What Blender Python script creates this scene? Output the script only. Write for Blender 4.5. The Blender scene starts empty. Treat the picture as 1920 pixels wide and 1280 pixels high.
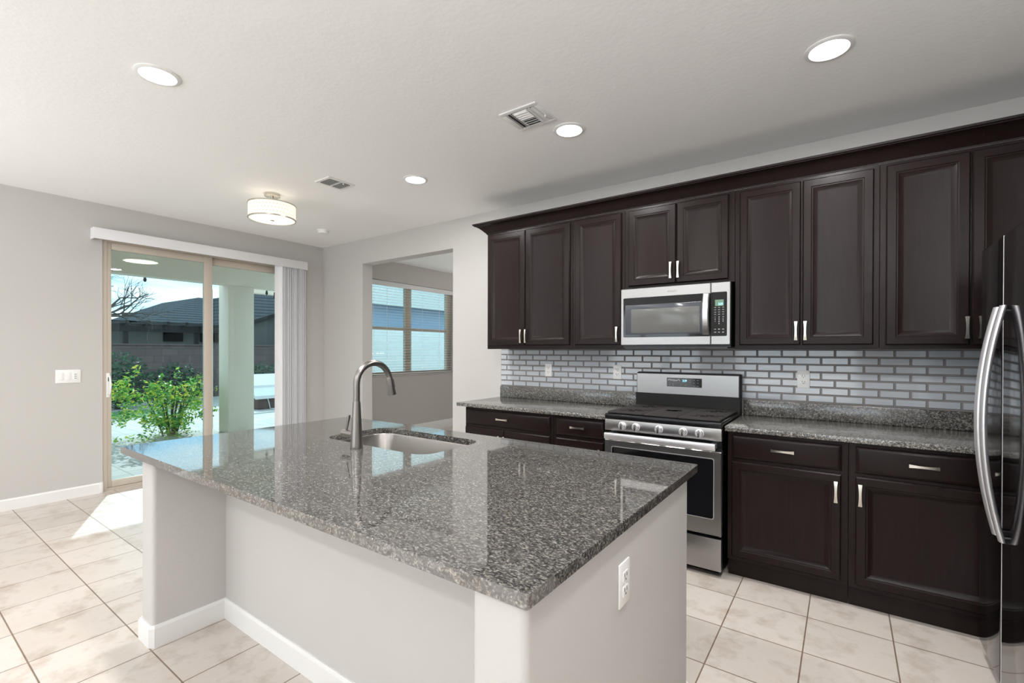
import bpy, bmesh, math, random
from mathutils import Vector, Matrix
random.seed(7)
S = bpy.context.scene
COL = S.collection
PI = math.pi
W, L, ZC = 3.698, -5.787, 2.756          # cabinet wall, sliding-door wall, ceiling height
RX, RY = 1.285, -4.2                     # right wall, rear wall

# ------------------------------------------------------------------ camera
ya, pa, ra = math.radians(35.4137), math.radians(-.2485), math.radians(.1352)
F = Vector((-math.sin(ya)*math.cos(pa), math.cos(ya)*math.cos(pa), math.sin(pa)))
R = Vector((math.cos(ya), math.sin(ya), 0)); U = R.cross(F)
R2 = R*math.cos(ra)+U*math.sin(ra); U2 = U*math.cos(ra)-R*math.sin(ra)
cd = bpy.data.cameras.new('camera'); cam = bpy.data.objects.new('camera', cd); COL.objects.link(cam)
cam.matrix_world = Matrix(((R2.x, U2.x, -F.x, 0), (R2.y, U2.y, -F.y, 0), (R2.z, U2.z, -F.z, 1.3641), (0, 0, 0, 1)))
cd.sensor_width = 36; cd.lens = 877.388*36/1920; cd.shift_y = 21.237/1920; cd.clip_start = .02; cd.clip_end = 300
S.camera = cam
# ------------------------------------------------------------------ colour management, world, sun, added fill lights
S.view_settings.view_transform = 'Standard'; S.view_settings.look = 'None'
S.view_settings.exposure = 0.0; S.view_settings.gamma = 1.0; S.view_settings.use_curve_mapping = False
try:
    S.cycles.use_denoising = True; S.cycles.denoiser = 'OPENIMAGEDENOISE'
except Exception: pass
S.cycles.max_bounces = 10; S.cycles.diffuse_bounces = 6; S.cycles.glossy_bounces = 5; S.cycles.transparent_max_bounces = 16
S.cycles.caustics_reflective = False; S.cycles.caustics_refractive = False; S.cycles.sample_clamp_indirect = 4.0
wd = bpy.data.worlds.new('sky'); S.world = wd; wd.use_nodes = True
nt = wd.node_tree; N = nt.nodes; N.clear(); K = nt.links
tc = N.new('ShaderNodeTexCoord'); mp = N.new('ShaderNodeMapping'); mp.inputs['Scale'].default_value = (1.2, 1.2, 9)
no = N.new('ShaderNodeTexNoise'); no.inputs['Scale'].default_value = 2.2; no.inputs['Detail'].default_value = 5
cr = N.new('ShaderNodeValToRGB'); cr.color_ramp.elements[0].position = .36; cr.color_ramp.elements[1].position = .56
cr.color_ramp.elements[0].color = (.42, .76, 1.0, 1); cr.color_ramp.elements[1].color = (.92, .985, 1.0, 1)
bg = N.new('ShaderNodeBackground'); bg.inputs['Strength'].default_value = 1.9; wo = N.new('ShaderNodeOutputWorld')
K.new(tc.outputs['Generated'], mp.inputs[0]); K.new(mp.outputs[0], no.inputs['Vector']); K.new(no.outputs['Fac'], cr.inputs[0])
K.new(cr.outputs[0], bg.inputs[0]); K.new(bg.outputs[0], wo.inputs[0])

def light(name, typ, loc, target, energy, color=(1, 1, 1), **kw):
    d = bpy.data.lights.new(name, typ); d.energy = energy; d.color = color
    for k, v in kw.items(): setattr(d, k, v)
    o = bpy.data.objects.new(name, d); COL.objects.link(o); o.location = loc
    o.rotation_euler = (Vector(target)-Vector(loc)).to_track_quat('-Z', 'Y').to_euler(); return o
sd = Vector((1.422, -.617, -.80))        # direction of travel of the sunlight
light('sun', 'SUN', (-20, 8, 12), Vector((-20, 8, 12))+sd, 4.2, (1, .99, .97), angle=.009)
light('rear_fill_light', 'AREA', (-3.9, RY+.03, 1.35), (-3.9, 5, 6.5), 30, (.97, .985, 1), shape='RECTANGLE', size=2.2, size_y=2.1)  # pair of added fill lights at assumed rear windows, tilted up to brighten the ceiling
light('rear_fill_light', 'AREA', (-.9, RY+.03, 1.35), (-.9, 5, 6.5), 30, (.97, .985, 1), shape='RECTANGLE', size=2.2, size_y=2.1)
light('ceiling_fill_light', 'AREA', (-4.6, -1.9, 1.85), (-4.6, -1.9, 5), 108, (.945, .97, 1), shape='DISK', size=.4)  # two bare lights added out of view to lift the ceiling, no fixture
light('ceiling_fill_light', 'AREA', (.5, -1.6, 1.85), (.5, -1.6, 5), 205, (.945, .97, 1), shape='DISK', size=.4)
light('dining_fill_light', 'AREA', (-3.2, 6.8, 1.3), (-3.2, 6.8, 5), 40, (1, .97, .93), shape='DISK', size=.4)  # added unseen light that brightens the dining room, no lamp there
CAN_W = 20

# ------------------------------------------------------------------ materials
def mat(name, col=(.8, .8, .8), rough=.5, metal=0.0, spec=.5, coat=0.0, emis=None, es=0.0, aniso=0.0):
    m = bpy.data.materials.new(name); m.use_nodes = True
    b = m.node_tree.nodes['Principled BSDF']
    b.inputs['Base Color'].default_value = (*col, 1); b.inputs['Roughness'].default_value = rough
    b.inputs['Metallic'].default_value = metal; b.inputs['Specular IOR Level'].default_value = spec
    b.inputs['Coat Weight'].default_value = coat; b.inputs['Coat Roughness'].default_value = .08
    b.inputs['Anisotropic'].default_value = aniso
    if emis: b.inputs['Emission Color'].default_value = (*emis, 1); b.inputs['Emission Strength'].default_value = es
    return m
def nodes(m): return m.node_tree.nodes, m.node_tree.links, m.node_tree.nodes['Principled BSDF']
def objco(N, K, scale=(1, 1, 1), loc=(0, 0, 0)):
    t = N.new('ShaderNodeTexCoord'); g = N.new('ShaderNodeMapping')
    g.inputs['Scale'].default_value = scale; g.inputs['Location'].default_value = loc
    K.new(t.outputs['Object'], g.inputs[0]); return g.outputs[0]
def noise(N, K, vec, scale, detail=3, rough=.55):
    n = N.new('ShaderNodeTexNoise'); n.inputs['Scale'].default_value = scale; n.inputs['Detail'].default_value = detail
    n.inputs['Roughness'].default_value = rough; K.new(vec, n.inputs['Vector']); return n.outputs['Fac']
def ramp(N, K, fac, stops):
    r = N.new('ShaderNodeValToRGB'); e = r.color_ramp.elements
    while len(e) < len(stops): e.new(.5)
    for i, (p, c) in enumerate(stops): e[i].position = p; e[i].color = (*c, 1)
    K.new(fac, r.inputs[0]); return r.outputs[0]
def mix(N, K, a, b, fac, mode='MIX'):
    x = N.new('ShaderNodeMix'); x.data_type = 'RGBA'; x.blend_type = mode
    for sock, v in ((x.inputs[6], a), (x.inputs[7], b)):
        if isinstance(v, tuple): sock.default_value = (*v, 1)
        else: K.new(v, sock)
    if isinstance(fac, float): x.inputs[0].default_value = fac
    else: K.new(fac, x.inputs[0])
    return x.outputs[2]
def bump(N, K, b, h, strength, dist=.001):
    u = N.new('ShaderNodeBump'); u.inputs['Strength'].default_value = strength; u.inputs['Distance'].default_value = dist
    K.new(h, u.inputs['Height']); K.new(u.outputs[0], b.inputs['Normal'])
def paint(name, col, scale=90, st=.25, dist=.002, rough=.62):
    m = mat(name, col, rough, spec=.3); n, k, b = nodes(m); v = objco(n, k)
    bump(n, k, b, noise(n, k, v, scale, 3), st, dist); return m

M = {}
M['wall'] = paint('wall_paint', (.530, .517, .500))
M['ceiling'] = paint('ceiling_paint', (.92, .92, .915), 42, .26, .004, .8)
M['trim'] = mat('white_trim', (.80, .80, .79), .35)
M['plastic'] = mat('white_plastic', (.86, .86, .85), .35)
M['plastic_dark'] = mat('slot_grey', (.12, .12, .12), .5)
M['vinyl'] = mat('white_vinyl', (.78, .78, .80), .45)
M['tan'] = mat('tan_frame', (.52, .46, .39), .45)
M['black'] = mat('black_enamel', (.007, .007, .008), .22, spec=.3)
M['black_satin'] = mat('black_satin', (.016, .0155, .015), .45, spec=.15)
M['slot'] = mat('slot_shade', (.001, .001, .001), 1.0, spec=0)  # near-black boxes on the grates, the dark of open slots put into colour
M['iron'] = mat('cast_iron', (.030, .027, .026), .65, spec=.2)
M['blackglass'] = mat('black_glass', (.006, .006, .007), .06)
M['window_mesh'] = mat('oven_window_grey', (.10, .10, .095), .16)
M['nickel'] = mat('brushed_nickel', (.60, .56, .50), .26, 1.0)
M['faucet'] = mat('stainless_faucet', (.25, .235, .22), .30, 1.0)
M['handle_steel'] = mat('handle_steel', (.55, .54, .53), .3, 1.0)
M['chrome'] = mat('fridge_handle_metal', (.80, .79, .82), .36, .85)
M['dark_plastic'] = mat('dark_plastic', (.015, .015, .017), .4)
M['white_mark'] = mat('printed_white', (.75, .75, .75), .5)
M['grey_mark'] = mat('printed_grey', (.22, .22, .22), .4)
M['display'] = mat('lit_digits', (.1, .3, .4), .4, emis=(.35, .85, 1.0), es=2.0)
M['display_green'] = mat('green_display', (.07, .12, .08), .3, emis=(.10, .22, .14), es=.5)
M['lens'] = mat('lit_lens', (.9, .9, .9), .5, emis=(1, .985, .96), es=14)
M['shade'] = mat('lit_shade', (.35, .32, .28), .7, spec=.1, emis=(1, .90, .74), es=.95)
M['diffuser'] = mat('lit_diffuser', (.5, .46, .4), .5, emis=(1, .93, .80), es=1.0)
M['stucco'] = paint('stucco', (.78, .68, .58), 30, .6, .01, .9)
M['stucco_dark'] = paint('stucco_shade', (.15, .145, .135), 30, .6, .01, .9)  # dark copy of stucco, shade under the eaves put into its colour
M['duct'] = mat('duct_dark', (.10, .10, .11), .7)

# floor tile
m = mat('floor_tile', (.6, .55, .5), .30); n, k, b = nodes(m)
v = objco(n, k, loc=(.494+.3435*40, -.7795+.3425*40, 0))
br = n.new('ShaderNodeTexBrick'); br.offset = 0; br.squash = 1
for s, val in (('Scale', 1), ('Mortar Size', .0031), ('Mortar Smooth', .1), ('Bias', 0), ('Brick Width', .3435), ('Row Height', .3425)): br.inputs[s].default_value = val
br.inputs['Color1'].default_value = (.55, .50, .455, 1); br.inputs['Color2'].default_value = (.63, .575, .53, 1); br.inputs['Mortar'].default_value = (.20, .145, .105, 1)
k.new(v, br.inputs['Vector'])
v2 = objco(n, k); c1 = ramp(n, k, noise(n, k, v2, 5.5, 6, .65), [(.28, (.70, .63, .56)), (.50, (1, 1, 1)), (.64, (.98, .96, .94)), (.76, (.80, .72, .65))])
c2 = mix(n, k, br.outputs['Color'], c1, 1.0, 'MULTIPLY'); k.new(c2, b.inputs['Base Color'])
inv = n.new('ShaderNodeMath'); inv.operation = 'SUBTRACT'; inv.inputs[0].default_value = 1; k.new(br.outputs['Fac'], inv.inputs[1])
bump(n, k, b, inv.outputs[0], .5, .002); M['floor'] = m

# granite
def granite(name, rough, ior, gain):
    m = mat(name, (.2, .2, .2), rough); n, k, b = nodes(m); v = objco(n, k, (1, 1.5, 1))
    vo = n.new('ShaderNodeTexVoronoi'); vo.inputs['Scale'].default_value = 215; k.new(v, vo.inputs['Vector'])
    sp = n.new('ShaderNodeSeparateColor'); k.new(vo.outputs['Color'], sp.inputs[0])
    base = ramp(n, k, sp.outputs[0], [(0, (.035, .035, .037)), (.25, (.065, .063, .06)), (.55, (.125, .12, .112)), (.82, (.215, .205, .19)), (1, (.33, .317, .292))])
    f2 = ramp(n, k, noise(n, k, v, 70, 5, .7), [(.34, (.25, .25, .26)), (.52, (1, 1, 1)), (.68, (1.5, 1.45, 1.35))])
    c = mix(n, k, base, f2, .9, 'MULTIPLY')
    br_ = ramp(n, k, noise(n, k, v, 23, 3), [(.60, (0, 0, 0)), (.72, (1, 1, 1))])
    c = mix(n, k, c, (.12, .075, .045), mix(n, k, br_, (0, 0, 0), .75))
    c = mix(n, k, c, (gain, gain, gain), 1.0, 'MULTIPLY'); k.new(c, b.inputs['Base Color']); b.inputs['IOR'].default_value = ior; return m
M['granite'] = granite('polished_granite', .04, 2.35, .74); M['granite_run'] = granite('granite_cabinet_run', .14, 1.6, 1.05)

# espresso-stained wood
m = mat('espresso_wood', (.022, .016, .015), .31, spec=.15); n, k, b = nodes(m); v = objco(n, k, (60, 60, 3))
g = noise(n, k, v, 1.6, 4); k.new(ramp(n, k, g, [(.3, (.0085, .0048, .0045)), (.7, (.0135, .0075, .0072))]), b.inputs['Base Color'])
bump(n, k, b, g, .06, .001); M['wood'] = m
# brushed steel
def steel(name, col, rough, sc):
    m = mat(name, col, rough, 1.0); n, k, b = nodes(m); v = objco(n, k, sc)
    g = noise(n, k, v, 1, 3); bump(n, k, b, g, .05, .001)
    r = n.new('ShaderNodeMapRange'); r.inputs[3].default_value = rough-.06; r.inputs[4].default_value = rough+.10
    k.new(g, r.inputs[0]); k.new(r.outputs[0], b.inputs['Roughness']); return m
M['steel'] = steel('brushed_steel', (.345, .337, .332), .30, (6, 6, 900))
M['sink'] = steel('sink_steel', (.27, .255, .24), .32, (300, 300, 300))
M['fridge'] = mat('black_stainless', (.105, .10, .11), .09, 1.0)
# glass wall tile and its grout
m = mat('glass_tile', (.42, .455, .50), .07, spec=.6); n, k, b = nodes(m); v = objco(n, k, (2, 1, 60))
k.new(ramp(n, k, noise(n, k, v, 3, 3), [(.3, (.44, .475, .52)), (.7, (.53, .565, .61))]), b.inputs['Base Color']); M['tile'] = m
M['tile_edge'] = mat('glass_tile_edge', (.34, .345, .36), .15)
M['grout'] = mat('tile_grout', (.25, .23, .225), .85)
# thin tinted window glass
def glass(name, tint):
    m = bpy.data.materials.new(name); m.use_nodes = True; n = m.node_tree.nodes; k = m.node_tree.links; n.clear()
    o = n.new('ShaderNodeOutputMaterial'); t = n.new('ShaderNodeBsdfTransparent'); t.inputs[0].default_value = (*tint, 1)
    g = n.new('ShaderNodeBsdfGlossy'); g.inputs['Roughness'].default_value = .0
    fr = n.new('ShaderNodeFresnel'); ge = n.new('ShaderNodeNewGeometry'); mr = n.new('ShaderNodeMapRange')
    mr.inputs[3].default_value = 1.5; mr.inputs[4].default_value = 1/1.5
    k.new(ge.outputs['Backfacing'], mr.inputs[0]); k.new(mr.outputs[0], fr.inputs['IOR'])
    x = n.new('ShaderNodeMixShader'); k.new(fr.outputs[0], x.inputs[0]); k.new(t.outputs[0], x.inputs[1]); k.new(g.outputs[0], x.inputs[2])
    k.new(x.outputs[0], o.inputs[0]); return m
M['glass'] = glass('window_glass', (.84, .955, .972))
# outdoors
m = mat('pavers', (.5, .5, .5), .8); n, k, b = nodes(m); v = objco(n, k)
br = n.new('ShaderNodeTexBrick')
for s, val in (('Scale', 1), ('Mortar Size', .006), ('Brick Width', .32), ('Row Height', .21)): br.inputs[s].default_value = val
br.inputs['Color1'].default_value = (.40, .39, .37, 1); br.inputs['Color2'].default_value = (.50, .485, .46, 1); br.inputs['Mortar'].default_value = (.25, .24, .22, 1)
k.new(v, br.inputs['Vector']); k.new(br.outputs['Color'], b.inputs['Base Color']); M['pavers'] = m
m = mat('lawn', (.1, .25, .08), .9); n, k, b = nodes(m); v = objco(n, k)
k.new(ramp(n, k, noise(n, k, v, 30, 5), [(.3, (.05, .14, .06)), (.7, (.16, .30, .13))]), b.inputs['Base Color']); M['lawn'] = m
def block(name, c1, c2, mo, w, h):
    m = mat(name, c1, .9); n, k, b = nodes(m)
    t = n.new('ShaderNodeTexCoord'); sx = n.new('ShaderNodeSeparateXYZ'); cx = n.new('ShaderNodeCombineXYZ')
    ad = n.new('ShaderNodeMath'); ad.operation = 'ADD'
    k.new(t.outputs['Object'], sx.inputs[0]); k.new(sx.outputs[0], ad.inputs[0]); k.new(sx.outputs[1], ad.inputs[1]); k.new(ad.outputs[0], cx.inputs[0]); k.new(sx.outputs[2], cx.inputs[1])
    br = n.new('ShaderNodeTexBrick')
    for s, val in (('Scale', 1), ('Mortar Size', .008), ('Brick Width', w), ('Row Height', h)): br.inputs[s].default_value = val
    br.inputs['Color1'].default_value = (*c1, 1); br.inputs['Color2'].default_value = (*c2, 1); br.inputs['Mortar'].default_value = (*mo, 1)
    k.new(cx.outputs[0], br.inputs['Vector']); k.new(br.outputs['Color'], b.inputs['Base Color']); return m
M['block'] = block('block_wall', (.13, .095, .092), (.16, .115, .11), (.10, .08, .075), .4, .2)
M['pale_block'] = block('pale_block_wall', (.66, .68, .66), (.70, .72, .70), (.6, .62, .6), .4, .2)
m = mat('roof_tile', (.2, .22, .24), .9, spec=0); n, k, b = nodes(m); v = objco(n, k)
wv = n.new('ShaderNodeTexWave'); wv.bands_direction = 'Z'; wv.wave_profile = 'SAW'; wv.inputs['Scale'].default_value = 2.4; wv.inputs['Distortion'].default_value = .3; k.new(v, wv.inputs['Vector'])
k.new(ramp(n, k, wv.outputs['Fac'], [(.0, (.03, .035, .04)), (.3, (.075, .085, .095)), (1, (.12, .13, .14))]), b.inputs['Base Color']); M['roof'] = m
M['roof_pale'] = paint('pale_roof', (.5, .52, .5), 8, .8, .05, .9)
def leafmat(name, cols):
    m = mat(name, cols[0], .5); n, k, b = nodes(m); ge = n.new('ShaderNodeNewGeometry')
    k.new(ramp(n, k, ge.outputs['Random Per Island'], [(i/(len(cols)-1), c) for i, c in enumerate(cols)]), b.inputs['Base Color'])
    tr_ = n.new('ShaderNodeBsdfTranslucent'); mx = n.new('ShaderNodeMixShader'); mx.inputs[0].default_value = .45
    k.new(b.inputs['Base Color'].links[0].from_socket, tr_.inputs[0]); k.new(b.outputs[0], mx.inputs[1]); k.new(tr_.outputs[0], mx.inputs[2])
    k.new(mx.outputs[0], n['Material Output'].inputs[0]); return m
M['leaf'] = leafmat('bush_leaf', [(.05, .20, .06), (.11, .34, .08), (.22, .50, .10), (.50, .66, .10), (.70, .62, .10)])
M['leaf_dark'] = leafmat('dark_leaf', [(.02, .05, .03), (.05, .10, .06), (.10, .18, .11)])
M['bark'] = mat('bark', (.10, .085, .075), .9)
M['beam'] = mat('dark_timber', (.03, .027, .027), .8)
M['lid'] = mat('white_lid', (.75, .76, .77), .5)
M['tub'] = mat('brown_tub_side', (.13, .075, .07), .6)

# ------------------------------------------------------------------ mesh helpers (all coordinates are metres in the room)
class MB:
    def __init__(s): s.bm = bmesh.new()
    def _bev(s, vs, r, seg, edges=None):
        es = edges or list({e for v in vs for e in v.link_edges})
        bmesh.ops.bevel(s.bm, geom=es, offset=r, segments=seg, profile=.5, affect='EDGES', clamp_overlap=True)
    def box(s, x0, x1, y0, y1, z0, z1, mi=0, bev=0, seg=2, vert_only=False, rot=None):
        P = [(x, y, z) for x in (x0, x1) for y in (y0, y1) for z in (z0, z1)]
        if rot:
            c, mt = Vector(((x0+x1)/2, (y0+y1)/2, (z0+z1)/2)), rot
            P = [tuple(mt @ (Vector(p)-c)+c) for p in P]
        v = [s.bm.verts.new(p) for p in P]
        fs = [s.bm.faces.new([v[i] for i in q]) for q in ((0, 1, 3, 2), (4, 6, 7, 5), (0, 4, 5, 1), (2, 3, 7, 6), (0, 2, 6, 4), (1, 5, 7, 3))]
        for f in fs: f.material_index = mi
        if bev:
            es = list({e for q in v for e in q.link_edges})
            if vert_only: es = [e for e in es if abs(e.verts[0].co.x-e.verts[1].co.x)+abs(e.verts[0].co.y-e.verts[1].co.y) < 1e-6]
            s._bev(v, bev, seg, es)
        return s
    def rings(s, loops, mi=0, cap0=True, cap1=True, closed=True, mis=None):
        V = [[s.bm.verts.new(p) for p in lp] for lp in loops]
        for a in range(len(V)-1):
            n = len(V[a]); rng = range(n) if closed else range(n-1)
            for i in rng:
                f = s.bm.faces.new((V[a][i], V[a][(i+1) % n], V[a+1][(i+1) % n], V[a+1][i])); f.material_index = mis[a] if mis else mi
        if cap0: s.bm.faces.new(list(reversed(V[0]))).material_index = mi
        if cap1: s.bm.faces.new(V[-1]).material_index = mis[-1] if mis else mi
        return s
    def lathe(s, prof, c=(0, 0, 0), seg=40, mi=0, axis='z', cap0=True, cap1=True, mis=None):
        lp = []
        for r, h in prof:
            l = []
            for i in range(seg):
                a = 2*PI*i/seg; x, y = r*math.cos(a), r*math.sin(a)
                if axis == 'z': p = (c[0]+x, c[1]+y, c[2]+h)
                elif axis == 'y': p = (c[0]+x, c[1]+h, c[2]+y)
                else: p = (c[0]+h, c[1]+x, c[2]+y)
                l.append(p)
            lp.append(l)
        return s.rings(lp, mi, cap0, cap1, mis=mis)
    def tube(s, pts, rad, seg=12, mi=0, flat=None):
        pts = [Vector(p) for p in pts]; lp = []; up = Vector((0, 0, 1)); prev = None
        for i, p in enumerate(pts):
            t = (pts[min(i+1, len(pts)-1)]-pts[max(i-1, 0)]).normalized()
            if prev is None:
                a = up if abs(t.z) < .9 else Vector((1, 0, 0)); u = (a-t*a.dot(t)).normalized()
            else: u = (prev-t*prev.dot(t)).normalized()
            prev = u; w = t.cross(u); r = rad[i] if isinstance(rad, (list, tuple)) else rad
            lp.append([p+u*r*math.cos(2*PI*q/seg)*(flat or 1)+w*r*math.sin(2*PI*q/seg) for q in range(seg)])
        return s.rings(lp, mi)
    def extrude(s, prof, x0, x1, mi=0, axis='x'):
        f = {'x': lambda p, h: (h, p[0], p[1]), 'y': lambda p, h: (p[0], h, p[1]), 'z': lambda p, h: (p[0], p[1], h)}[axis]
        return s.rings([[f(p, x0) for p in prof], [f(p, x1) for p in prof]], mi)
    def panel(s, x0, x1, z0, z1, yb, rings, mi=0, sgn=-1):
        return s.rings([[(x0+i, yb+sgn*o, z0+i), (x1-i, yb+sgn*o, z0+i), (x1-i, yb+sgn*o, z1-i), (x0+i, yb+sgn*o, z1-i)] for i, o in rings], mi)
    def quad(s, P, mi=0):
        s.bm.faces.new([s.bm.verts.new(p) for p in P]).material_index = mi; return s
    def build(s, name, mats, parent=None, angle=32):
        bm = s.bm
        bmesh.ops.recalc_face_normals(bm, faces=bm.faces)
        lim = math.radians(angle)
        for f in bm.faces: f.smooth = True
        for e in bm.edges: e.smooth = len(e.link_faces) == 2 and e.calc_face_angle(0) < lim
        if parent is not None:
            o0 = Vector((0, 0, 0)); q = parent
            while q is not None: o0 += q.location; q = q.parent
            bmesh.ops.translate(bm, verts=bm.verts, vec=-o0)
        me = bpy.data.meshes.new(name); bm.to_mesh(me); bm.free()
        for mm in (mats if isinstance(mats, (list, tuple)) else [mats]): me.materials.append(M[mm] if isinstance(mm, str) else mm)
        o = bpy.data.objects.new(name, me); COL.objects.link(o)
        if parent is not None: o.parent = parent
        return o
def tag(o, label=None, cat=None, group=None, kind=None):
    for k_, v_ in (('label', label), ('category', cat), ('group', group), ('kind', kind)):
        if v_: o[k_] = v_
    return o
def thing(name, loc, label, cat, group=None):
    o = bpy.data.objects.new(name, None); COL.objects.link(o); o.location = loc; o.empty_display_size = .05
    return tag(o, label, cat, group)
def struct(name, mb, mats, parent=None, label=None):
    o = mb.build(name, mats, parent)
    if parent is None: o['kind'] = 'structure'
    if label: o['label'] = label
    return o
def text(body, size, x, y, z, parent, name, m, ext=.0003, shear=0, cx=False, width=None):
    cu = bpy.data.curves.new('t', 'FONT'); cu.body = body; cu.size = size; cu.extrude = ext; cu.shear = shear
    to = bpy.data.objects.new('t', cu); COL.objects.link(to); dg = bpy.context.evaluated_depsgraph_get()
    me = bpy.data.meshes.new_from_object(to.evaluated_get(dg)); bpy.data.objects.remove(to); bpy.data.curves.remove(cu)
    xs = [v.co.x for v in me.vertices]; w0 = max(xs)-min(xs); sx = width/w0 if width else 1
    o0 = Vector((0, 0, 0)); q = parent
    while q is not None: o0 += q.location; q = q.parent
    for v in me.vertices:
        px = (v.co.x-min(xs))*sx-(w0*sx/2 if cx else 0)
        v.co = Vector((x+px, y-v.co.z, z+v.co.y))-o0
    me.materials.clear(); me.materials.append(M[m]); o = bpy.data.objects.new(name, me); COL.objects.link(o); o.parent = parent; return o
def copy_tree(o, loc=None, parent=None):
    c = o.copy(); COL.objects.link(c)
    if parent is not None: c.parent = parent
    if loc is not None: c.location = loc
    for ch in [q for q in COL.objects if q.parent == o]: copy_tree(ch, None, c)
    return c

# ------------------------------------------------------------------ room shell
struct('floor', MB().box(L-.16, RX+.15, RY-.15, 9.0, -.12, 0), 'floor')
struct('ceiling', MB().box(L-.16, RX+.15, RY-.15, 9.0, ZC, ZC+.12), 'ceiling')
# left wall with the sliding door opening (Y 1.375-3.41) and the dining window opening (Y 4.25-6.30)
DY0, DY1, DZ1 = 1.378, 3.41, 2.44
WY0, WY1, WZ0, WZ1 = 4.22, 6.30, .985, 2.445
b = MB()
b.box(L-.15, L, RY, DY0, 0, ZC); b.box(L-.15, L, DY0, DY1, DZ1, ZC); b.box(L-.15, L, DY1, WY0, 0, ZC)
b.box(L-.15, L, WY0, WY1, 0, WZ0); b.box(L-.15, L, WY0, WY1, WZ1, ZC); b.box(L-.15, L, WY1, 9.0, 0, ZC)
struct('wall_left', b, 'wall')
OX0, OX1, OZ = -4.93, -3.403, 2.452
b = MB(); b.box(L, OX0, W, W+.147, 0, ZC); b.box(OX0, OX1, W, W+.147, OZ, ZC); b.box(OX1, RX, W, W+.147, 0, ZC)
struct('wall_back', b, 'wall')
struct('wall_right', MB().box(RX, RX+.12, RY, 9.0, 0, ZC), 'wall')
b = MB()                                           # rear wall behind the camera, two big windows
xs = [L, -5.0, -2.8, -2.0, .2, RX]
for i in range(5):
    if i in (1, 3): b.box(xs[i], xs[i+1], RY-.12, RY, 0, .3); b.box(xs[i], xs[i+1], RY-.12, RY, 2.4, ZC)
    else: b.box(xs[i], xs[i+1], RY-.12, RY, 0, ZC)
struct('wall_rear', b, 'wall')
for nm, x0, x1 in (('window_2', -5.0, -2.8), ('window_3', -2.0, .2)):
    b = MB(); t = .05
    b.box(x0, x0+t, RY-.1, RY-.02, .3, 2.4); b.box(x1-t, x1, RY-.1, RY-.02, .3, 2.4); b.box(x0+t, x1-t, RY-.1, RY-.02, .3, .3+t); b.box(x0+t, x1-t, RY-.1, RY-.02, 2.4-t, 2.4)
    b.box((x0+x1)/2-.03, (x0+x1)/2+.03, RY-.1, RY-.02, .3+t, 2.4-t); struct(nm, b, 'tan')
struct('wall_dining', MB().box(L, RX, 9.0, 9.12, 0, ZC), 'wall')
struct('wall_dining_right', MB().box(-1.6, -1.48, W+.147, 9.0, 0, ZC), 'wall')
BB = .098
def bbprof(y, d): return [(y, 0), (y+d*.014, 0), (y+d*.014, BB-.012), (y+d*.006, BB), (y, BB)]
b = MB(); b.extrude([(L, 0), (L+.014, 0), (L+.014, BB-.012), (L+.006, BB), (L, BB)], RY, 1.352, axis='y')
b.box(L, L+.019, 1.352, 1.378, 0, BB+.004, bev=.004); struct('baseboard_left', b, 'trim')
b = MB(); b.extrude([(L, 0), (L+.014, 0), (L+.014, .13), (L+.006, .143), (L, .143)], W+.15, 9, axis='y'); struct('baseboard_dining', b, 'trim')
b = MB(); b.extrude(bbprof(W, -1), L+.016, OX0); b.extrude(bbprof(W, -1), OX1, -2.70); struct('baseboard_back', b, 'trim')

# ------------------------------------------------------------------ sliding door
XF = L-.012
b = MB(); b.box(L-.13, XF, DY0, DY0+.036, 0, DZ1); b.box(L-.13, XF, DY1-.036, DY1, 0, DZ1); b.box(L-.13, XF, DY0+.036, DY1-.036, DZ1-.034, DZ1); b.box(L-.13, XF, DY0+.036, DY1-.036, 0, .028)
door = struct('door_1', b, 'tan')
def sash(name, x0, x1, y0, y1, z0, z1, ls, rs, ts, bs, parent):
    q = MB(); q.box(x0, x1, y0, y0+ls, z0, z1, bev=.003); q.box(x0, x1, y1-rs, y1, z0, z1, bev=.003)
    q.box(x0, x1, y0+ls, y1-rs, z1-ts, z1, bev=.003); q.box(x0, x1, y0+ls, y1-rs, z0, z0+bs, bev=.003)
    f = q.build(name, 'tan', parent); xm = (x0+x1)/2
    MB().box(xm-.003, xm+.003, y0+ls, y1-rs, z0+bs, z1-ts).build('pane', 'glass', f); return f
p1 = sash('sliding_panel', -5.845, -5.805, DY0+.034, 2.342, .030, 2.405, .038, .085, .068, .065, door)
p2 = sash('fixed_panel', -5.90, -5.86, 2.285, DY1-.034, .030, 2.405, .075, .05, .075, .065, door)
q = MB(); q.box(-5.806, -5.795, 1.408, 1.436, .905, 1.14, bev=.004)
arc = [(-5.795-.05*math.sin(t), 1.432+.006*math.sin(t), 1.022+.085*math.cos(t)) for t in [PI*i/14 for i in range(15)]]
arc = [(-5.797+.052*math.sin(t), 1.428, 1.022+.095*math.cos(t)) for t in [PI*i/14 for i in range(15)]]
q.tube(arc, .008, 10); q.build('handle', 'plastic', p1)
MB().box(-5.799, -5.793, 1.420, 1.428, 1.06, 1.10).box(-5.80, -5.793, 1.418, 1.430, .93, .935).build('latch', 'plastic_dark', p1)

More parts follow.
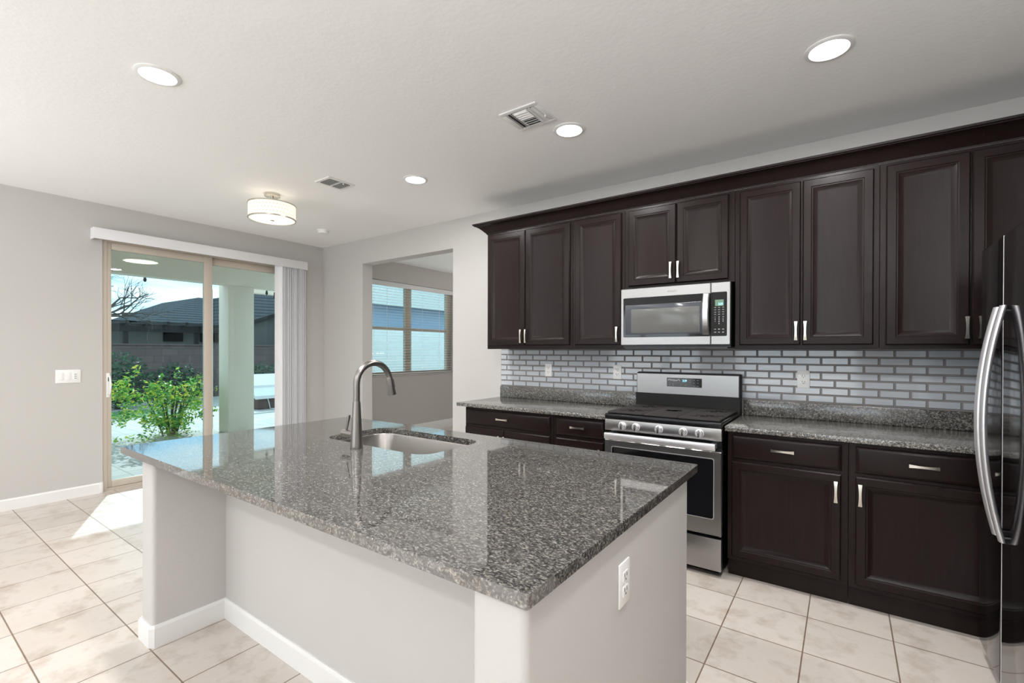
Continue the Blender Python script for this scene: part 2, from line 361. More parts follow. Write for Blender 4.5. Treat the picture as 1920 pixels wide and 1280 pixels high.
# valance and stacked vertical blind
vb = thing('vertical_blind', (L, 2.36, 2.405), 'white vertical blind stacked open at the right of the sliding door, with long valance', 'blind')
b = MB(); b.box(L+.088, L+.098, 1.292, 3.420, 2.405, 2.508, bev=.004); b.box(L, L+.088, 1.292, 1.302, 2.405, 2.508); b.box(L, L+.088, 3.410, 3.420, 2.405, 2.508); b.box(L, L+.088, 1.302, 3.410, 2.496, 2.506)
b.build('valance', 'vinyl', vb)
MB().box(L+.03, L+.065, 1.31, 3.40, 2.45, 2.496).build('track', 'vinyl', vb)
nv = 22
for i in range(nv):
    y = 3.060+.318*i/(nv-1)+(random.uniform(-.005, .005) if 0 < i < nv-1 else 0); a = math.radians(-68 if i == 0 else -14+random.uniform(-15, 13))
    dx, dy = math.cos(a)*.043, math.sin(a)*.043; q = MB(); lp = []
    for t in (-1, -.5, 0, .5, 1):
        c_ = .004*(1-t*t); lp.append((L+.049+t*dx-dy/.043*c_*-1, y-t*dy+c_))
    poly = lp+[(px+.0012*math.sin(a), py+.0014) for px, py in reversed(lp)]
    q.extrude(poly, .035, 2.452, axis='z'); q.build('vane', 'vinyl', vb)
q = MB(); q.tube([(L+.05, 3.404, 2.46), (L+.05, 3.404, 1.02)], .0022, 6); q.tube([(L+.05, 3.404, 1.03), (L+.05, 3.404, .96)], [.006, .011], 8); q.build('pull_cord', 'plastic', vb)

# ------------------------------------------------------------------ dining room window with horizontal blind
b = MB(); fx0, fx1 = L-.12, L-.07; t = .045
b.box(fx0, fx1, WY0, WY0+t, WZ0, WZ1); b.box(fx0, fx1, WY1-t, WY1, WZ0, WZ1); b.box(fx0, fx1, WY0+t, WY1-t, WZ0, WZ0+t); b.box(fx0, fx1, WY0+t, WY1-t, WZ1-t, WZ1)
b.box(fx0, fx1, 5.225, 5.355, WZ0+t, WZ1-t); b.box(fx0+.005, fx1-.005, WY0+t, 5.225, 1.69, 1.735); b.box(fx0+.005, fx1-.005, 5.355, 6.19, 1.69, 1.735); b.box(fx0, fx1, 6.19, 6.255, WZ0+t, WZ1-t)
win = struct('window_1', b, 'tan')
MB().box(L-.098, L-.093, WY0+t, WY1-t, WZ0+t, WZ1-t).build('pane', 'glass', win)
MB().box(L-.07, L+.012, WY0-.02, WY1+.02, WZ0-.022, WZ0, bev=.004).build('sill', 'wall', win)
hb = thing('horizontal_blind', (L-.03, 5.26, 2.37), 'white horizontal slat blind with open slats over the dining room window', 'blind')
MB().box(L-.035, L-.005, WY0+.005, WY1-.005, 2.365, 2.44, bev=.004).build('headrail', 'vinyl', hb)
q = MB(); z = 1.03
while z < 2.36:
    q.box(L-.063, L-.014, WY0+.012, WY1-.012, z, z+.0025, rot=Matrix.Rotation(math.radians(4), 3, 'Y')); z += .0435
q.build('slats', 'plastic', hb)
MB().box(L-.062, L-.015, WY0+.012, WY1-.012, .988, 1.004, bev=.003).build('bottom_rail', 'plastic', hb)
for y in (4.55, 4.80, 5.55, 5.95, 6.15): MB().box(L-.0145, L-.0130, y, y+.0035, .995, 2.37).build('ladder_cord', 'plastic', hb)

# ------------------------------------------------------------------ cabinets
DOOR = [(0, 0), (0, .012), (.006, .019), (.043, .019), (.047, .0155), (.052, .0155), (.074, .0045), (.079, .0035)]
DRAWER = [(0, 0), (0, .008), (.003, .011), (.016, .018), (.020, .019)]
def pull(parent, x, y, z, vertical, ln=.115):
    q = MB(); lp = []
    for i in range(13):
        t = i/6-1; w = .0055+.0035*t*t; o = .024-.016*t*t*t*t if abs(t) < 1 else .0
        o = .021+.005*(1-t*t); h = .0035; c = t*ln/2
        P = [(-w, -o-h), (w, -o-h), (w, -o+h), (-w, -o+h)]
        lp.append([(x+p, y+d, z+c) if vertical else (x+c, y+d, z+p) for p, d in P])
    q.rings(lp)
    for sg in (-1, 1):
        c = sg*(ln/2-.006)
        if vertical: q.box(x-.006, x+.006, y-.022, y, z+c-.006, z+c+.006)
        else: q.box(x+c-.006, x+c+.006, y-.022, y, z-.006, z+.006)
    return q.build('handle', 'nickel', parent)
def door_part(root, x0, x1, z0, z1, y, hx, hz):
    d = MB().panel(x0, x1, z0, z1, y, DOOR).build('door', 'wood', root, 20)
    if hx is not None: pull(d, hx, y-.019, hz, True)
def drawer_part(root, x0, x1, z0, z1, y, hx):
    d = MB().panel(x0, x1, z0, z1, y, DRAWER).build('drawer', 'wood', root, 20)
    pull(d, hx, y-.019, (z0+z1)/2+.004, False)
YF = 3.368
def upper(x0, x1, z0, doors, label):
    t = thing('upper_cabinet', ((x0+x1)/2, W, z0), label, 'cabinet', 'dark wall cabinets')
    q = MB(); q.box(x0, x1, YF+.02, W-.002, z0+.012, 2.4235); q.box(x0, x1, YF, YF+.02, z0, 2.4235, bev=.0015, seg=1); q.build('carcass', 'wood', t)
    for (a, c, e, f, hx, hz) in doors: door_part(t, a, c, e, f, YF, hx, hz)
ZB = 1.38
upper(-2.671, -1.792, ZB, [(-2.659, -2.250, 1.412, 2.406, -2.281, 1.490), (-2.244, -1.816, 1.412, 2.406, -2.231, 1.490)], 'dark wall cabinet with two tall doors at the left end of the row')
upper(-1.791, -1.352, ZB, [(-1.766, -1.376, 1.412, 2.406, -1.403, 1.490)], 'narrow dark wall cabinet with one tall door left of the microwave')
upper(-1.351, -.592, 1.823, [(-1.320, -.972, 1.845, 2.406, -1.003, 1.935), (-.965, -.629, 1.845, 2.406, -.951, 1.935)], 'short dark wall cabinet with two doors directly above the microwave')
upper(-.591, .158, ZB, [(-.562, -.222, 1.405, 2.404, -.244, 1.490), (-.212, .132, 1.405, 2.404, -.196, 1.490)], 'dark wall cabinet with two tall doors just right of the microwave')
upper(.159, RX-.002, ZB, [(.186, .528, 1.402, 2.404, .515, 1.490), (.536, .878, 1.402, 2.404, .566, 1.490)], 'dark wall cabinet with two tall doors beside the refrigerator')
# crown moulding, mitred round the left end
prof = [(0, 2.424), (.006, 2.424), (.008, 2.432), (.014, 2.438), (.022, 2.446), (.036, 2.460), (.056, 2.478), (.078, 2.490), (.090, 2.494), (.092, 2.499), (.100, 2.501), (.102, 2.513), (0, 2.513)]
XL = -2.671
lp = [[(XL-o, W-.002, z) for o, z in prof], [(XL-o, YF-o, z) for o, z in prof], [(RX-.002, YF-o, z) for o, z in prof]]
cm = MB().rings(lp).build('crown_moulding', 'wood', None, 25); tag(cm, 'dark cove crown moulding running along the tops of the wall cabinets', 'moulding')

YB = 3.082
def base(x0, x1, fronts, label, fx1=None):
    t = thing('base_cabinet', ((x0+x1)/2, W, 0), label, 'cabinet', 'dark base cabinets')
    q = MB(); q.box(x0, x1, YB, W-.002, .105, .882, bev=.0015, seg=1); q.build('carcass', 'wood', t)
    MB().box(x0+.001, x1, YB+.035, W-.002, 0, .105).build('toe_kick', 'wood', t)
    for fr in fronts:
        if fr[0] == 'door': door_part(t, *fr[1:5], YB, fr[5], fr[6])
        else: drawer_part(t, *fr[1:5], YB, fr[5])
base(-2.683, -1.802, [('drawer', -2.675, -1.828, .735, .864, -2.268), ('door', -2.675, -2.262, .130, .712, -2.299, .61), ('door', -2.256, -1.828, .130, .712, -2.247-.0, .61)], 'dark base cabinet with one wide drawer and two doors at the counter end')
base(-1.801, -1.358, [('drawer', -1.773, -1.385, .735, .864, -1.584), ('door', -1.773, -1.385, .130, .712, -1.412, .61)], 'narrow dark base cabinet with a drawer left of the range')
base(-.578, .019, [('drawer', -.553, -.010, .722, .862, -.286), ('door', -.553, -.012, .130, .703, -.036, .612)], 'dark base cabinet with drawer and single door right of the range')
base(.020, RX-.002, [('drawer', .049, .600, .722, .862, .321), ('door', .049, .600, .130, .703, .069, .612)], 'dark base cabinet with drawer and door partly behind the refrigerator')

# worktops on the cabinet run
def worktop(x0, x1, ux1, label):
    t = thing('worktop', ((x0+x1)/2, W, .884), label, 'worktop', 'granite worktops on the cabinet run')
    MB().box(x0, x1, 3.043, W-.002, .884, .914, bev=.002).build('slab', 'granite_run', t)
    MB().box(x0, ux1, W-.021, W-.002, .914, 1.021, bev=.002).build('upstand', 'granite_run', t)
worktop(-2.757, -1.356, -1.356, 'grey speckled granite worktop with upstand left of the range')
worktop(-.588, RX-.002, RX-.002, 'grey speckled granite worktop with upstand between range and refrigerator')

# glass tile backsplash
t0, zb, zt = -2.757, 1.022, ZB
q = MB(); q.box(t0, RX-.002, W-.0045, W-.0005, zb, 1.3795, mi=2); q.box(-1.354, -.59, W-.0045, W-.0005, .92, zb, mi=2)
PX, PZ = .1504, .0499
for r in range(7):
    z1 = 1.3725-r*PZ; z0 = z1-PZ+.0075; x = t0+.003 if r % 2 == 0 else t0+.003-PX/2
    while x < RX-.02:
        a, c = max(x, t0+.003), min(x+PX-.0085, RX-.004)
        if c-a > .02:
            e = .0032; q.rings([[(a, W-.0045, z0), (c, W-.0045, z0), (c, W-.0045, z1), (a, W-.0045, z1)], [(a+.001, W-.0085, z0+.001), (c-.001, W-.0085, z0+.001), (c-.001, W-.0085, z1-.001), (a+.001, W-.0085, z1-.001)],
                     [(a+e, W-.0105, z0+e), (c-e, W-.0105, z0+e), (c-e, W-.0105, z1-e), (a+e, W-.0105, z1-e)]], cap0=False, mis=[1, 1, 0])
        x += PX
bs = q.build('tile_backsplash', ['tile', 'tile_edge', 'grout'], None, 20); tag(bs, 'pale grey-blue glass subway tile backsplash with dark grout', 'backsplash')

# ------------------------------------------------------------------ outlets and switches
def outlet(loc, axis, label):
    """duplex outlet; built facing -Y at the origin, turned to +X when axis is 'x'"""
    t = thing('electrical_outlet', loc, label, 'outlet', 'white duplex outlets')
    if axis == 'x': t.rotation_euler = (0, 0, PI/2)
    o = Vector(loc)
    def loc_(q, name, m, par): 
        bmesh.ops.translate(q.bm, verts=q.bm.verts, vec=o); return q.build(name, m, par)
    loc_(MB().box(-.036, .036, -.006, 0, -.059, .059, bev=.003), 'plate', 'plastic', t)
    for s in (-1, 1):
        r = loc_(MB().box(-.0165, .0165, -.008, -.005, s*.0195-.014, s*.0195+.014, bev=.004, seg=3), 'receptacle', 'plastic', t)
        loc_(MB().box(-.0085, -.0055, -.0087, -.0079, s*.0195-.001, s*.0195+.009).box(.0055, .0085, -.0087, -.0079, s*.0195-.001, s*.0195+.009).box(-.0025, .0025, -.0087, -.0079, s*.0195-.010, s*.0195-.005), 'slot', 'plastic_dark', r)
    loc_(MB().lathe([(.003, 0), (.003, .002)], (0, -.0075, 0), 10, axis='y'), 'screw', 'plastic', t)
    return t
YO = W-.0108
outlet((-2.209, YO, 1.189), 'y', 'white outlet on the glass tiles at the far left end of the counter')
outlet((-1.543, YO, 1.189), 'y', 'white outlet on the glass tiles just left of the range')
outlet((-.2245, YO, 1.178), 'y', 'white outlet on the glass tiles right of the range')
outlet((-.4868, 1.206, .738), 'x', 'white outlet on the painted end wall of the island')
t = thing('light_switch', (L, 1.135, 1.121), 'white three-gang light switch plate on the wall left of the sliding door', 'light switch')
MB().box(L, L+.007, 1.049, 1.221, 1.060, 1.182, bev=.003).build('plate', 'plastic', t)
for y in (1.087, 1.135): MB().box(L+.006, L+.011, y-.0165, y+.0165, 1.121-.033, 1.121+.033, bev=.002).build('rocker', 'plastic', t)
r = MB().box(L+.006, L+.010, 1.183-.0165, 1.183+.0165, 1.121-.033, 1.121+.033, bev=.002).build('dimmer', 'plastic', t)
q = MB()
for z in (1.103, 1.121, 1.139): q.box(L+.0098, L+.0106, 1.175, 1.191, z-.003, z+.003)
q.build('button', 'grey_mark', r)

# ------------------------------------------------------------------ island
isl = thing('kitchen_island', (-1.6, 1.4, 0), 'painted drywall kitchen island base with recessed front and white baseboard', 'island')
q = MB()
def rbox(q, x0, x1, y0, y1, z0, z1, rr, corners):
    """upright prism with chosen corners rounded: corners a set of 'll','lr','ur','ul'"""
    P = []
    for key, cx, cy, sx, sy, a0 in (('ll', x0, y0, 1, 1, PI), ('lr', x1, y0, -1, 1, 1.5*PI), ('ur', x1, y1, -1, -1, 0), ('ul', x0, y1, 1, -1, .5*PI)):
        if key in corners:
            for i in range(7): a = a0+i/6*PI/2; P.append((cx+sx*rr+rr*math.cos(a), cy+sy*rr+rr*math.sin(a)))
        else: P.append((cx, cy))
    q.extrude(P, z0, z1, axis='z')
rbox(q, -2.722, -2.582, .790, 1.85, 0, .8835, .020, {'ll', 'lr'}); q.build('wing_wall', 'wall', isl); q = MB()
rbox(q, -.622, -.4868, .732, 1.85, 0, .8835, .018, {'ll', 'lr', 'ur'})
q.build('wing_wall', 'wall', isl); MB().box(-2.583, -.621, 1.104, 1.20, 0, .8835).build('back_wall', 'wall', isl)
def bb_run(q, P, th=.014):
    """baseboard along a polyline, thickness to the right-hand side of travel"""
    lp = []; P = [Vector(p) for p in P]
    for i, p in enumerate(P):
        d0 = (P[i]-P[i-1]).normalized() if i else (P[1]-P[0]).normalized(); d1 = (P[i+1]-P[i]).normalized() if i < len(P)-1 else d0
        n0 = Vector((d0.y, -d0.x)); n1 = Vector((d1.y, -d1.x)); nn = (n0+n1); nn = nn/(nn.dot(n0)) if nn.length > 1e-6 else n0
        lp.append([(p.x+nn.x*o, p.y+nn.y*o, z) for o, z in ((-.001, 0), (th, 0), (th, BB-.012), (th*.45, BB), (-.001, BB))])
    q.rings(lp)
q = MB()
bb_run(q, [(-2.722, 1.85), (-2.722, .800), (-2.712, .790), (-2.592, .790), (-2.582, .800), (-2.582, 1.104), (-.622, 1.104), (-.622, .742), (-.612, .732), (-.4968, .732), (-.4868, .742), (-.4868, 1.84), (-.4968, 1.85), (-.58, 1.85)])
q.build('baseboard', 'trim', isl)
MB().box(-2.58, -.624, 1.2, 1.83, .105, .66).box(-2.58, -.624, 1.815, 1.83, .66, .8835).box(-2.58, -.624, 1.2, 1.76, 0, .105).build('cabinet_box', 'wood', isl)
for i in range(4):
    x0 = -2.57+i*.486; q = MB().panel(x0, x0+.478, .13, .86, 1.83, DOOR, sgn=1); d = q.build('door', 'wood', isl, 20)
# granite top with sink cut-out
it = thing('island_worktop', (-1.6, 1.33, .884), 'large polished speckled granite worktop on the kitchen island', 'worktop')
def rrect(x0, x1, y0, y1, r, n=8):
    P = []
    for cx, cy, a0 in ((x1-r, y1-r, 0), (x0+r, y1-r, PI/2), (x0+r, y0+r, PI), (x1-r, y0+r, 1.5*PI)):
        for i in range(n+1): a = a0+i/n*PI/2; P.append((cx+r*math.cos(a), cy+r*math.sin(a)))
    return P
HOLE = rrect(-2.205, -1.463, 1.408, 1.812, .085)
OUT = rrect(-2.752, -.4745, .7185, 1.948, .006, 2)
bm = bmesh.new(); sides = []
rows = []
for z, inset in ((.884, 0), (.9125, 0), (.914, .0015)):
    Lo = [bm.verts.new((x+(inset if x < -1.6 else -inset), y+(inset if y < 1.3 else -inset), z)) for x, y in OUT]
    Lh = [bm.verts.new((x, y, z)) for x, y in HOLE]; rows.append((Lo, Lh))
for z in (0, 2):
    es = []
    for lp_ in rows[z]:
        for i in range(len(lp_)): es.append(bm.edges.new((lp_[i], lp_[(i+1) % len(lp_)])))
    bmesh.ops.triangle_fill(bm, use_beauty=True, use_dissolve=False, edges=es)
for a in range(2):
    for w_ in (0, 1):
        A, B = rows[a][w_], rows[a+1][w_]
        for i in range(len(A)): bm.faces.new((A[i], A[(i+1) % len(A)], B[(i+1) % len(A)], B[i]))
q = MB(); q.bm.free(); q.bm = bm; q.build('slab', 'granite', it)
# sink
sk = thing('sink', (-1.834, 1.61, .70), 'undermount stainless steel sink bowl set in the island worktop', 'sink')
def off(P, d, c=(-1.834, 1.61)):
    return [(x+(d if x > c[0] else -d), y+(d if y > c[1] else -d)) for x, y in P]
lp = [[(x, y, .8835) for x, y in off(HOLE, .02)], [(x, y, .8835) for x, y in off(HOLE, -.003)], [(x, y, .878) for x, y in off(HOLE, -.006)], [(x, y, .74) for x, y in off(HOLE, -.012)],
      [(x, y, .715) for x, y in off(HOLE, -.022)], [(x, y, .702) for x, y in off(HOLE, -.045)], [(x, y, .698) for x, y in off(HOLE, -.08)]]
inner = lp; q = MB(); q.rings(inner, cap0=False, cap1=True)
q.rings([[(x, y, z-.002) for x, y, z in l] for l in lp], cap0=False, cap1=True); q.build('bowl', 'sink', sk, 50)
MB().lathe([(.057, 0), (.057, .003), (.045, .004), (.040, -.004), (.006, -.004), (.006, .006)], (-1.834, 1.64, .6985), 28).build('drain', 'faucet', sk)
# faucet
fx, fy = -1.833, 1.343
fc = thing('faucet', (fx, fy, .914), 'tall brushed steel gooseneck pull-down faucet standing behind the sink', 'faucet')
MB().lathe([(.0275, 0), (.0285, .004), (.0285, .010), (.0265, .03), (.0175, .205), (.0165, .215)], (fx, fy, .914), 32).build('body', 'faucet', fc, 40)
pts = [(fx, fy, 1.118), (fx, fy, 1.20)]; rc = .096; zc_ = 1.208
for i in range(25):
    a = PI-math.radians(166)*i/24; pts.append((fx, fy+rc+rc*math.cos(a), zc_+rc*math.sin(a)))
MB().tube(pts, .0148, 18).build('spout', 'faucet', fc, 40)
e0 = Vector(pts[-1]); dr = (Vector(pts[-1])-Vector(pts[-2])).normalized(); dr = Vector((0, .19, -.98)).normalized()
sh = MB().tube([e0-dr*.002, e0+dr*.004, e0+dr*.02, e0+dr*.084, e0+dr*.088, e0+dr*.0885], [.0150, .0163, .0168, .0222, .0215, .018], 24).build('spray_head', 'faucet', fc, 40)
cb = e0+dr*.036+Vector((0, .0185, .004)); q = MB().box(cb.x-.006, cb.x+.006, cb.y-.004, cb.y+.004, cb.z-.022, cb.z+.022, bev=.003, rot=Matrix.Rotation(math.radians(14), 3, 'X')); q.build('spray_button', 'dark_plastic', sh)
q = MB().tube([(fx-.012, fy, .974), (fx-.070, fy, .974), (fx-.100, fy, .974), (fx-.104, fy, .974)], [.0165, .0165, .0175, .014], 20)
hv = q.build('handle_hub', 'faucet', fc)
MB().tube([(fx-.079, fy, .982), (fx-.058, fy, 1.058), (fx-.057, fy, 1.0625)], [.0052, .0075, .006], 12).build('lever', 'faucet', hv)

# ------------------------------------------------------------------ range
rg = thing('gas_range', (-.971, 3.35, 0), 'stainless steel freestanding gas range with black cooktop and five knobs', 'range')
x0, x1, yf = -1.3455, -.5965, 3.0
q = MB(); q.box(x0+.004, x1-.004, 3.035, 3.66, .03, .905); q.box(x0+.03, x1-.03, 3.08, 3.62, 0, .03); q.build('body', 'black', rg)
q = MB(); q.box(x0, x1, 2.995, 3.60, .900, .936, bev=.006); q.box(x0+.012, x1-.012, 3.02, 3.575, .936, .9365); q.build('cooktop', 'black', rg)
gx = [x0+.012, x0+.262, x1-.262, x1-.012]
for i in range(3):
    a, c = gx[i]+.001, gx[i+1]-.001; y0_, y1_ = 3.012, 3.572; q = MB()
    q.box(a, c, y0_, y1_, .939, .951, bev=.004); xm = (a+c)/2
    for yy in ((3.15, 3.42) if i != 1 else ()):
        for r_ in range(4):
            sx = (-.075, -.02, -.052, .002)[r_]; yb_ = yy+r_*.030-.045
            for w_ in (0, 1): q.box(xm+sx+w_*.062, xm+sx+w_*.062+.048, yb_, yb_+.012, .9508, .9516, mi=1)
    if i == 1: q.box(xm-.045, xm+.035, 3.27, 3.32, .9508, .9516, mi=1, bev=.008, vert_only=True); q.box(xm-.005, xm+.055, 3.30, 3.335, .9508, .9516, mi=1)
    for fxx in (a+.02, c-.02):
        for fyy in (y0_+.02, y1_-.02): q.box(fxx-.006, fxx+.006, fyy-.006, fyy+.006, .936, .940)
    q.build('grate', ['iron', 'slot'], rg)
q = MB(); q.box(x0, x1, yf, 3.04, .823, .899, bev=.004); cp = q.build('control_panel', 'steel', rg)
for kx in (-1.219, -1.125, -.972, -.820, -.723):
    kb = MB().lathe([(.027, 0), (.027, -.004), (.0235, -.006), (.0225, -.020), (.019, -.024)], (kx, yf, .8605), 28, axis='y').build('knob', 'chrome', rg)
    MB().box(kx-.005, kx+.005, yf-.034, yf-.018, .8605-.0215, .8605+.0215, bev=.002).build('grip', 'faucet', kb)
dr_ = MB().panel(x0, x1, .253, .760, 3.036, [(0, 0), (0, .036), (.004, .040), (.048, .040)]).build('oven_door', 'steel', rg)
q = MB(); wn = [(x, z) for x, z in rrect(-1.296, -.637, .350, .718, .012, 4)]
q.rings([[(x, 2.9962, z) for x, z in wn], [(x, 2.9945, z) for x, z in wn], [(x, 2.9945, z) for x, z in off(wn, -.004, (-.966, .534))]], cap0=False, cap1=False, mi=0)
q.rings([[(x, 2.9945, z) for x, z in off(wn, -.004, (-.966, .534))], [(x, 2.9953, z) for x, z in off(wn, -.006, (-.966, .534))]], cap0=False, mi=1); q.build('oven_window', ['chrome', 'blackglass'], dr_)
q = MB(); q.box(-1.331, -.622, 2.948, 2.972, .771, .813, bev=.006); q.box(-1.325, -1.295, 2.97, 3.03, .778, .806); q.box(-.658, -.628, 2.97, 3.03, .778, .806); q.build('door_handle', 'chrome', rg)
MB().box(x0, x1, yf, 3.04, .040, .234, bev=.004).build('drawer', 'steel', rg)
q = MB(); q.box(x0, x1, 3.585, 3.675, .90, 1.04); q.box(x0-.002, x1+.002, 3.612, 3.68, 1.03, 1.201, bev=.010); q.build('backguard', 'black_satin', rg)
bgp = MB().panel(x0+.002, x1-.004, 1.034, 1.194, 3.62, [(0, 0), (0, .016), (.005, .021), (.012, .021)]).build('backguard_panel', 'steel', rg)
ds = MB().box(-1.106, -.852, 3.5965, 3.6, 1.096, 1.163, bev=.001, seg=1).build('control_display', 'blackglass', bgp)
dp = bgp
text('Whirlpool', .021, -1.086, 3.5962, 1.139, dp, 'logo', 'white_mark', shear=.25, width=.062)
q = MB()
for sgn, cx_ in ((1, -1.093), (-1, -1.015)):
    MB().box(cx_-.0018, cx_+.0018, 3.5958, 3.5964, 1.140, 1.156, rot=Matrix.Rotation(math.radians(35*sgn), 3, 'Y')).build('logo_stroke', 'white_mark', dp)
text('3:29', .022, -.989, 3.5962, 1.1355, dp, 'clock_digits', 'display', width=.030)
q = MB()
for cx_, cz_ in ((-.935, 1.148), (-.935, 1.134), (-.907, 1.148), (-.907, 1.128), (-.880, 1.148), (-.880, 1.128), (-.907, 1.106), (-.880, 1.106), (-1.085, 1.118), (-1.06, 1.118), (-1.085, 1.106), (-1.06, 1.106), (-1.0, 1.112), (-.968, 1.112)):
    MB().box(cx_-.005, cx_+.005, 3.5959, 3.5964, cz_-.0022, cz_+.0022).build('touch_key', 'grey_mark', dp)

# ------------------------------------------------------------------ microwave
mw = thing('microwave', (-.981, 3.5, 1.385), 'stainless steel over-the-range microwave with black window under the short cabinet', 'microwave')
a, c, yf = -1.356, -.606, 3.30
MB().box(a+.008, c-.003, yf+.03, W-.015, 1.392, 1.8215).build('body', 'black', mw)
q = MB(); q.box(a+.02, c-.02, yf+.02, W-.05, 1.384, 1.394); q.build('vent_grille', 'dark_plastic', mw)
dr_ = MB().panel(a, -.7275, 1.407, 1.8205, yf+.03, [(0, 0), (0, .026), (.004, .030), (.02, .030)]).build('door', 'steel', mw)
wn = rrect(-1.336, -.7285, 1.464, 1.752, .008, 3)
q = MB(); q.rings([[(x, yf+.001, z) for x, z in wn], [(x, yf-.0012, z) for x, z in wn]], cap0=False)
q.rings([[(x, yf-.0012, z) for x, z in rrect(-1.320, -.745, 1.485, 1.700, .004, 2)], [(x, yf-.0018, z) for x, z in rrect(-1.318, -.747, 1.487, 1.698, .004, 2)]], cap0=False, mi=1)
q.rings([[(x, yf-.0018, z) for x, z in rrect(-1.276, -.797, 1.494, 1.668, .004, 2)], [(x, yf-.0022, z) for x, z in rrect(-1.275, -.798, 1.495, 1.667, .004, 2)]], cap0=False, mi=2)
m_ = mat('microwave_window_border', (.045, .05, .06), .1); M['mwb'] = m_
q.build('door_window', ['blackglass', 'mwb', 'window_mesh'], dr_)
q = MB(); lp = []
for i in range(17):
    t_ = i/8-1; z = 1.611+t_*.137; o = .012+.030*(1-t_*t_); hw = .0215
    lp.append([(-.753-hw, yf-o, z), (-.753-hw+.006, yf-o-.007, z), (-.753+hw-.006, yf-o-.007, z), (-.753+hw, yf-o, z), (-.753+hw, yf-o+.006, z), (-.753-hw, yf-o+.006, z)])
q.rings(lp); q.box(-.768, -.738, yf-.012, yf, 1.477, 1.497); q.box(-.768, -.738, yf-.012, yf, 1.725, 1.745); q.build('door_handle', 'handle_steel', dr_)
text('Whirlpool', .017, -.983, yf-.0006, 1.777, dr_, 'logo', 'grey_mark', cx=True, width=.06, shear=.15)
cp = MB().panel(-.7255, c, 1.407, 1.8205, yf+.03, [(0, 0), (0, .026), (.004, .030), (.015, .030)]).build('control_panel', 'steel', mw)
q = MB(); pn = rrect(-.7245, -.6265, 1.464, 1.755, .008, 3); q.rings([[(x, yf+.001, z) for x, z in pn], [(x, yf-.0012, z) for x, z in pn]], cap0=False); q.build('keypad', 'blackglass', cp)
MB().box(-.700, -.647, yf-.0018, yf-.001, 1.663, 1.704).build('display', 'display_green', cp)
text('3:29', .022, -.679, yf-.002, 1.668, cp, 'clock_digits', 'display', width=.026)
q = MB()
for r_, z in enumerate((1.653, 1.638, 1.623, 1.608)):
    for x in (-.699, -.675, -.650): MB().box(x-.006, x+.006, yf-.0016, yf-.0011, z-.0022, z+.0022).build('touch_key', 'grey_mark', cp)
for z in (1.510, 1.490):
    for x in (-.699, -.675, -.650): MB().box(x-.006, x+.006, yf-.0016, yf-.0011, z-.003, z+.003).build('touch_key', 'grey_mark', cp)
for i, dg_ in enumerate('1234567890'):
    r_, k_ = divmod(i, 3)
    if dg_ == '0': r_, k_ = 3, 1
    text(dg_, .011, (-.699, -.675, -.650)[k_], yf-.0013, 1.587-r_*.0145, cp, 'key_digit', 'white_mark', cx=True)

# ------------------------------------------------------------------ refrigerator
fr = thing('refrigerator', (.9, 2.49, 0), 'black stainless side-by-side refrigerator with long bowed metal handles', 'refrigerator')
fy0, fys, fy1, xf, ft = 2.035, 2.590, 2.943, .50, 1.822
MB().box(.575, RX-.03, fy0+.004, fy1-.004, .02, ft-.012, bev=.006).box(.60, RX-.06, fy0+.02, fy1-.02, 0, .02).build('body', 'dark_plastic', fr)
for y0_, y1_ in ((fys+.003, fy1), (fy0, fys-.003)):
    q = MB(); q.box(xf, .57, y0_, y1_, .062, ft, bev=.012, seg=3); q.build('door', 'fridge', fr)
MB().box(.535, .576, fy0+.01, fy1-.01, .012, .058, bev=.004).build('kick_grille', 'dark_plastic', fr)
MB().box(.5015, .572, fys-.0027, fys+.0027, .07, ft-.006).build('door_edge_glint', 'trim', fr)  # white strip in the seam paints the bright edge of the near door
for y in (2.545, 2.637):
    q = MB(); lp = []
    for i in range(33):
        t_ = i/16-1; z = 1.09+t_*.452; o = .006+.054*(1-t_*t_)
        hw, hd = .021, .011
        dz = -t_*.10
        lp.append([(xf-o+hd*math.sin(q_)*1.0, y+hw*math.cos(q_), z) for q_ in [2*PI*s/14 for s in range(14)]])
    q.rings(lp)
    for z in (.650, 1.530): q.box(xf-.010, xf+.002, y-.010, y+.010, z-.010, z+.010, bev=.003)
    q.build('door_handle', 'chrome', fr)
MB().box(xf+.02, .56, 2.50, 2.53, ft, ft+.012, bev=.003).build('hinge_cover', 'dark_plastic', fr)

# ------------------------------------------------------------------ ceiling fittings
def can(loc, label):
    t = thing('recessed_light', loc, label, 'ceiling light', 'recessed ceiling lights')
    x, y, z = loc
    MB().lathe([(.098, 0), (.099, -.004), (.094, -.007), (.080, -.009), (.076, -.004), (.076, 0)], loc, 40).build('trim_ring', 'trim', t)
    MB().lathe([(.0755, -.001), (.0755, -.0045), (.04, -.0058), (.002, -.006)], loc, 36).build('lens', 'lens', t)
    return t
CANS = [((-2.84, .895, ZC), 'round recessed ceiling light nearest the sliding door wall, above the island'), ((-.065, 2.602, ZC), 'round recessed ceiling light nearest the refrigerator'),
        ((-1.42, 2.613, ZC), 'round recessed ceiling light right beside the square air vent'), ((-2.85, 2.648, ZC), 'small-looking round recessed ceiling light farthest away, past the square air vent')]
c0 = can(*CANS[0])
for lc, lb in CANS[1:]:
    c_ = copy_tree(c0, lc); c_['label'] = lb
for x, y, z in [c[0] for c in CANS]+[(-1.42, .9, ZC), (-.065, .9, ZC), (-4.3, -1.6, ZC), (-2.2, -1.6, ZC), (-.1, -1.6, ZC)]:
    light('recessed_light_glow', 'AREA', (x, y, ZC-.012), (x, y, 0), CAN_W, (1, .99, .975), shape='DISK', size=.15)
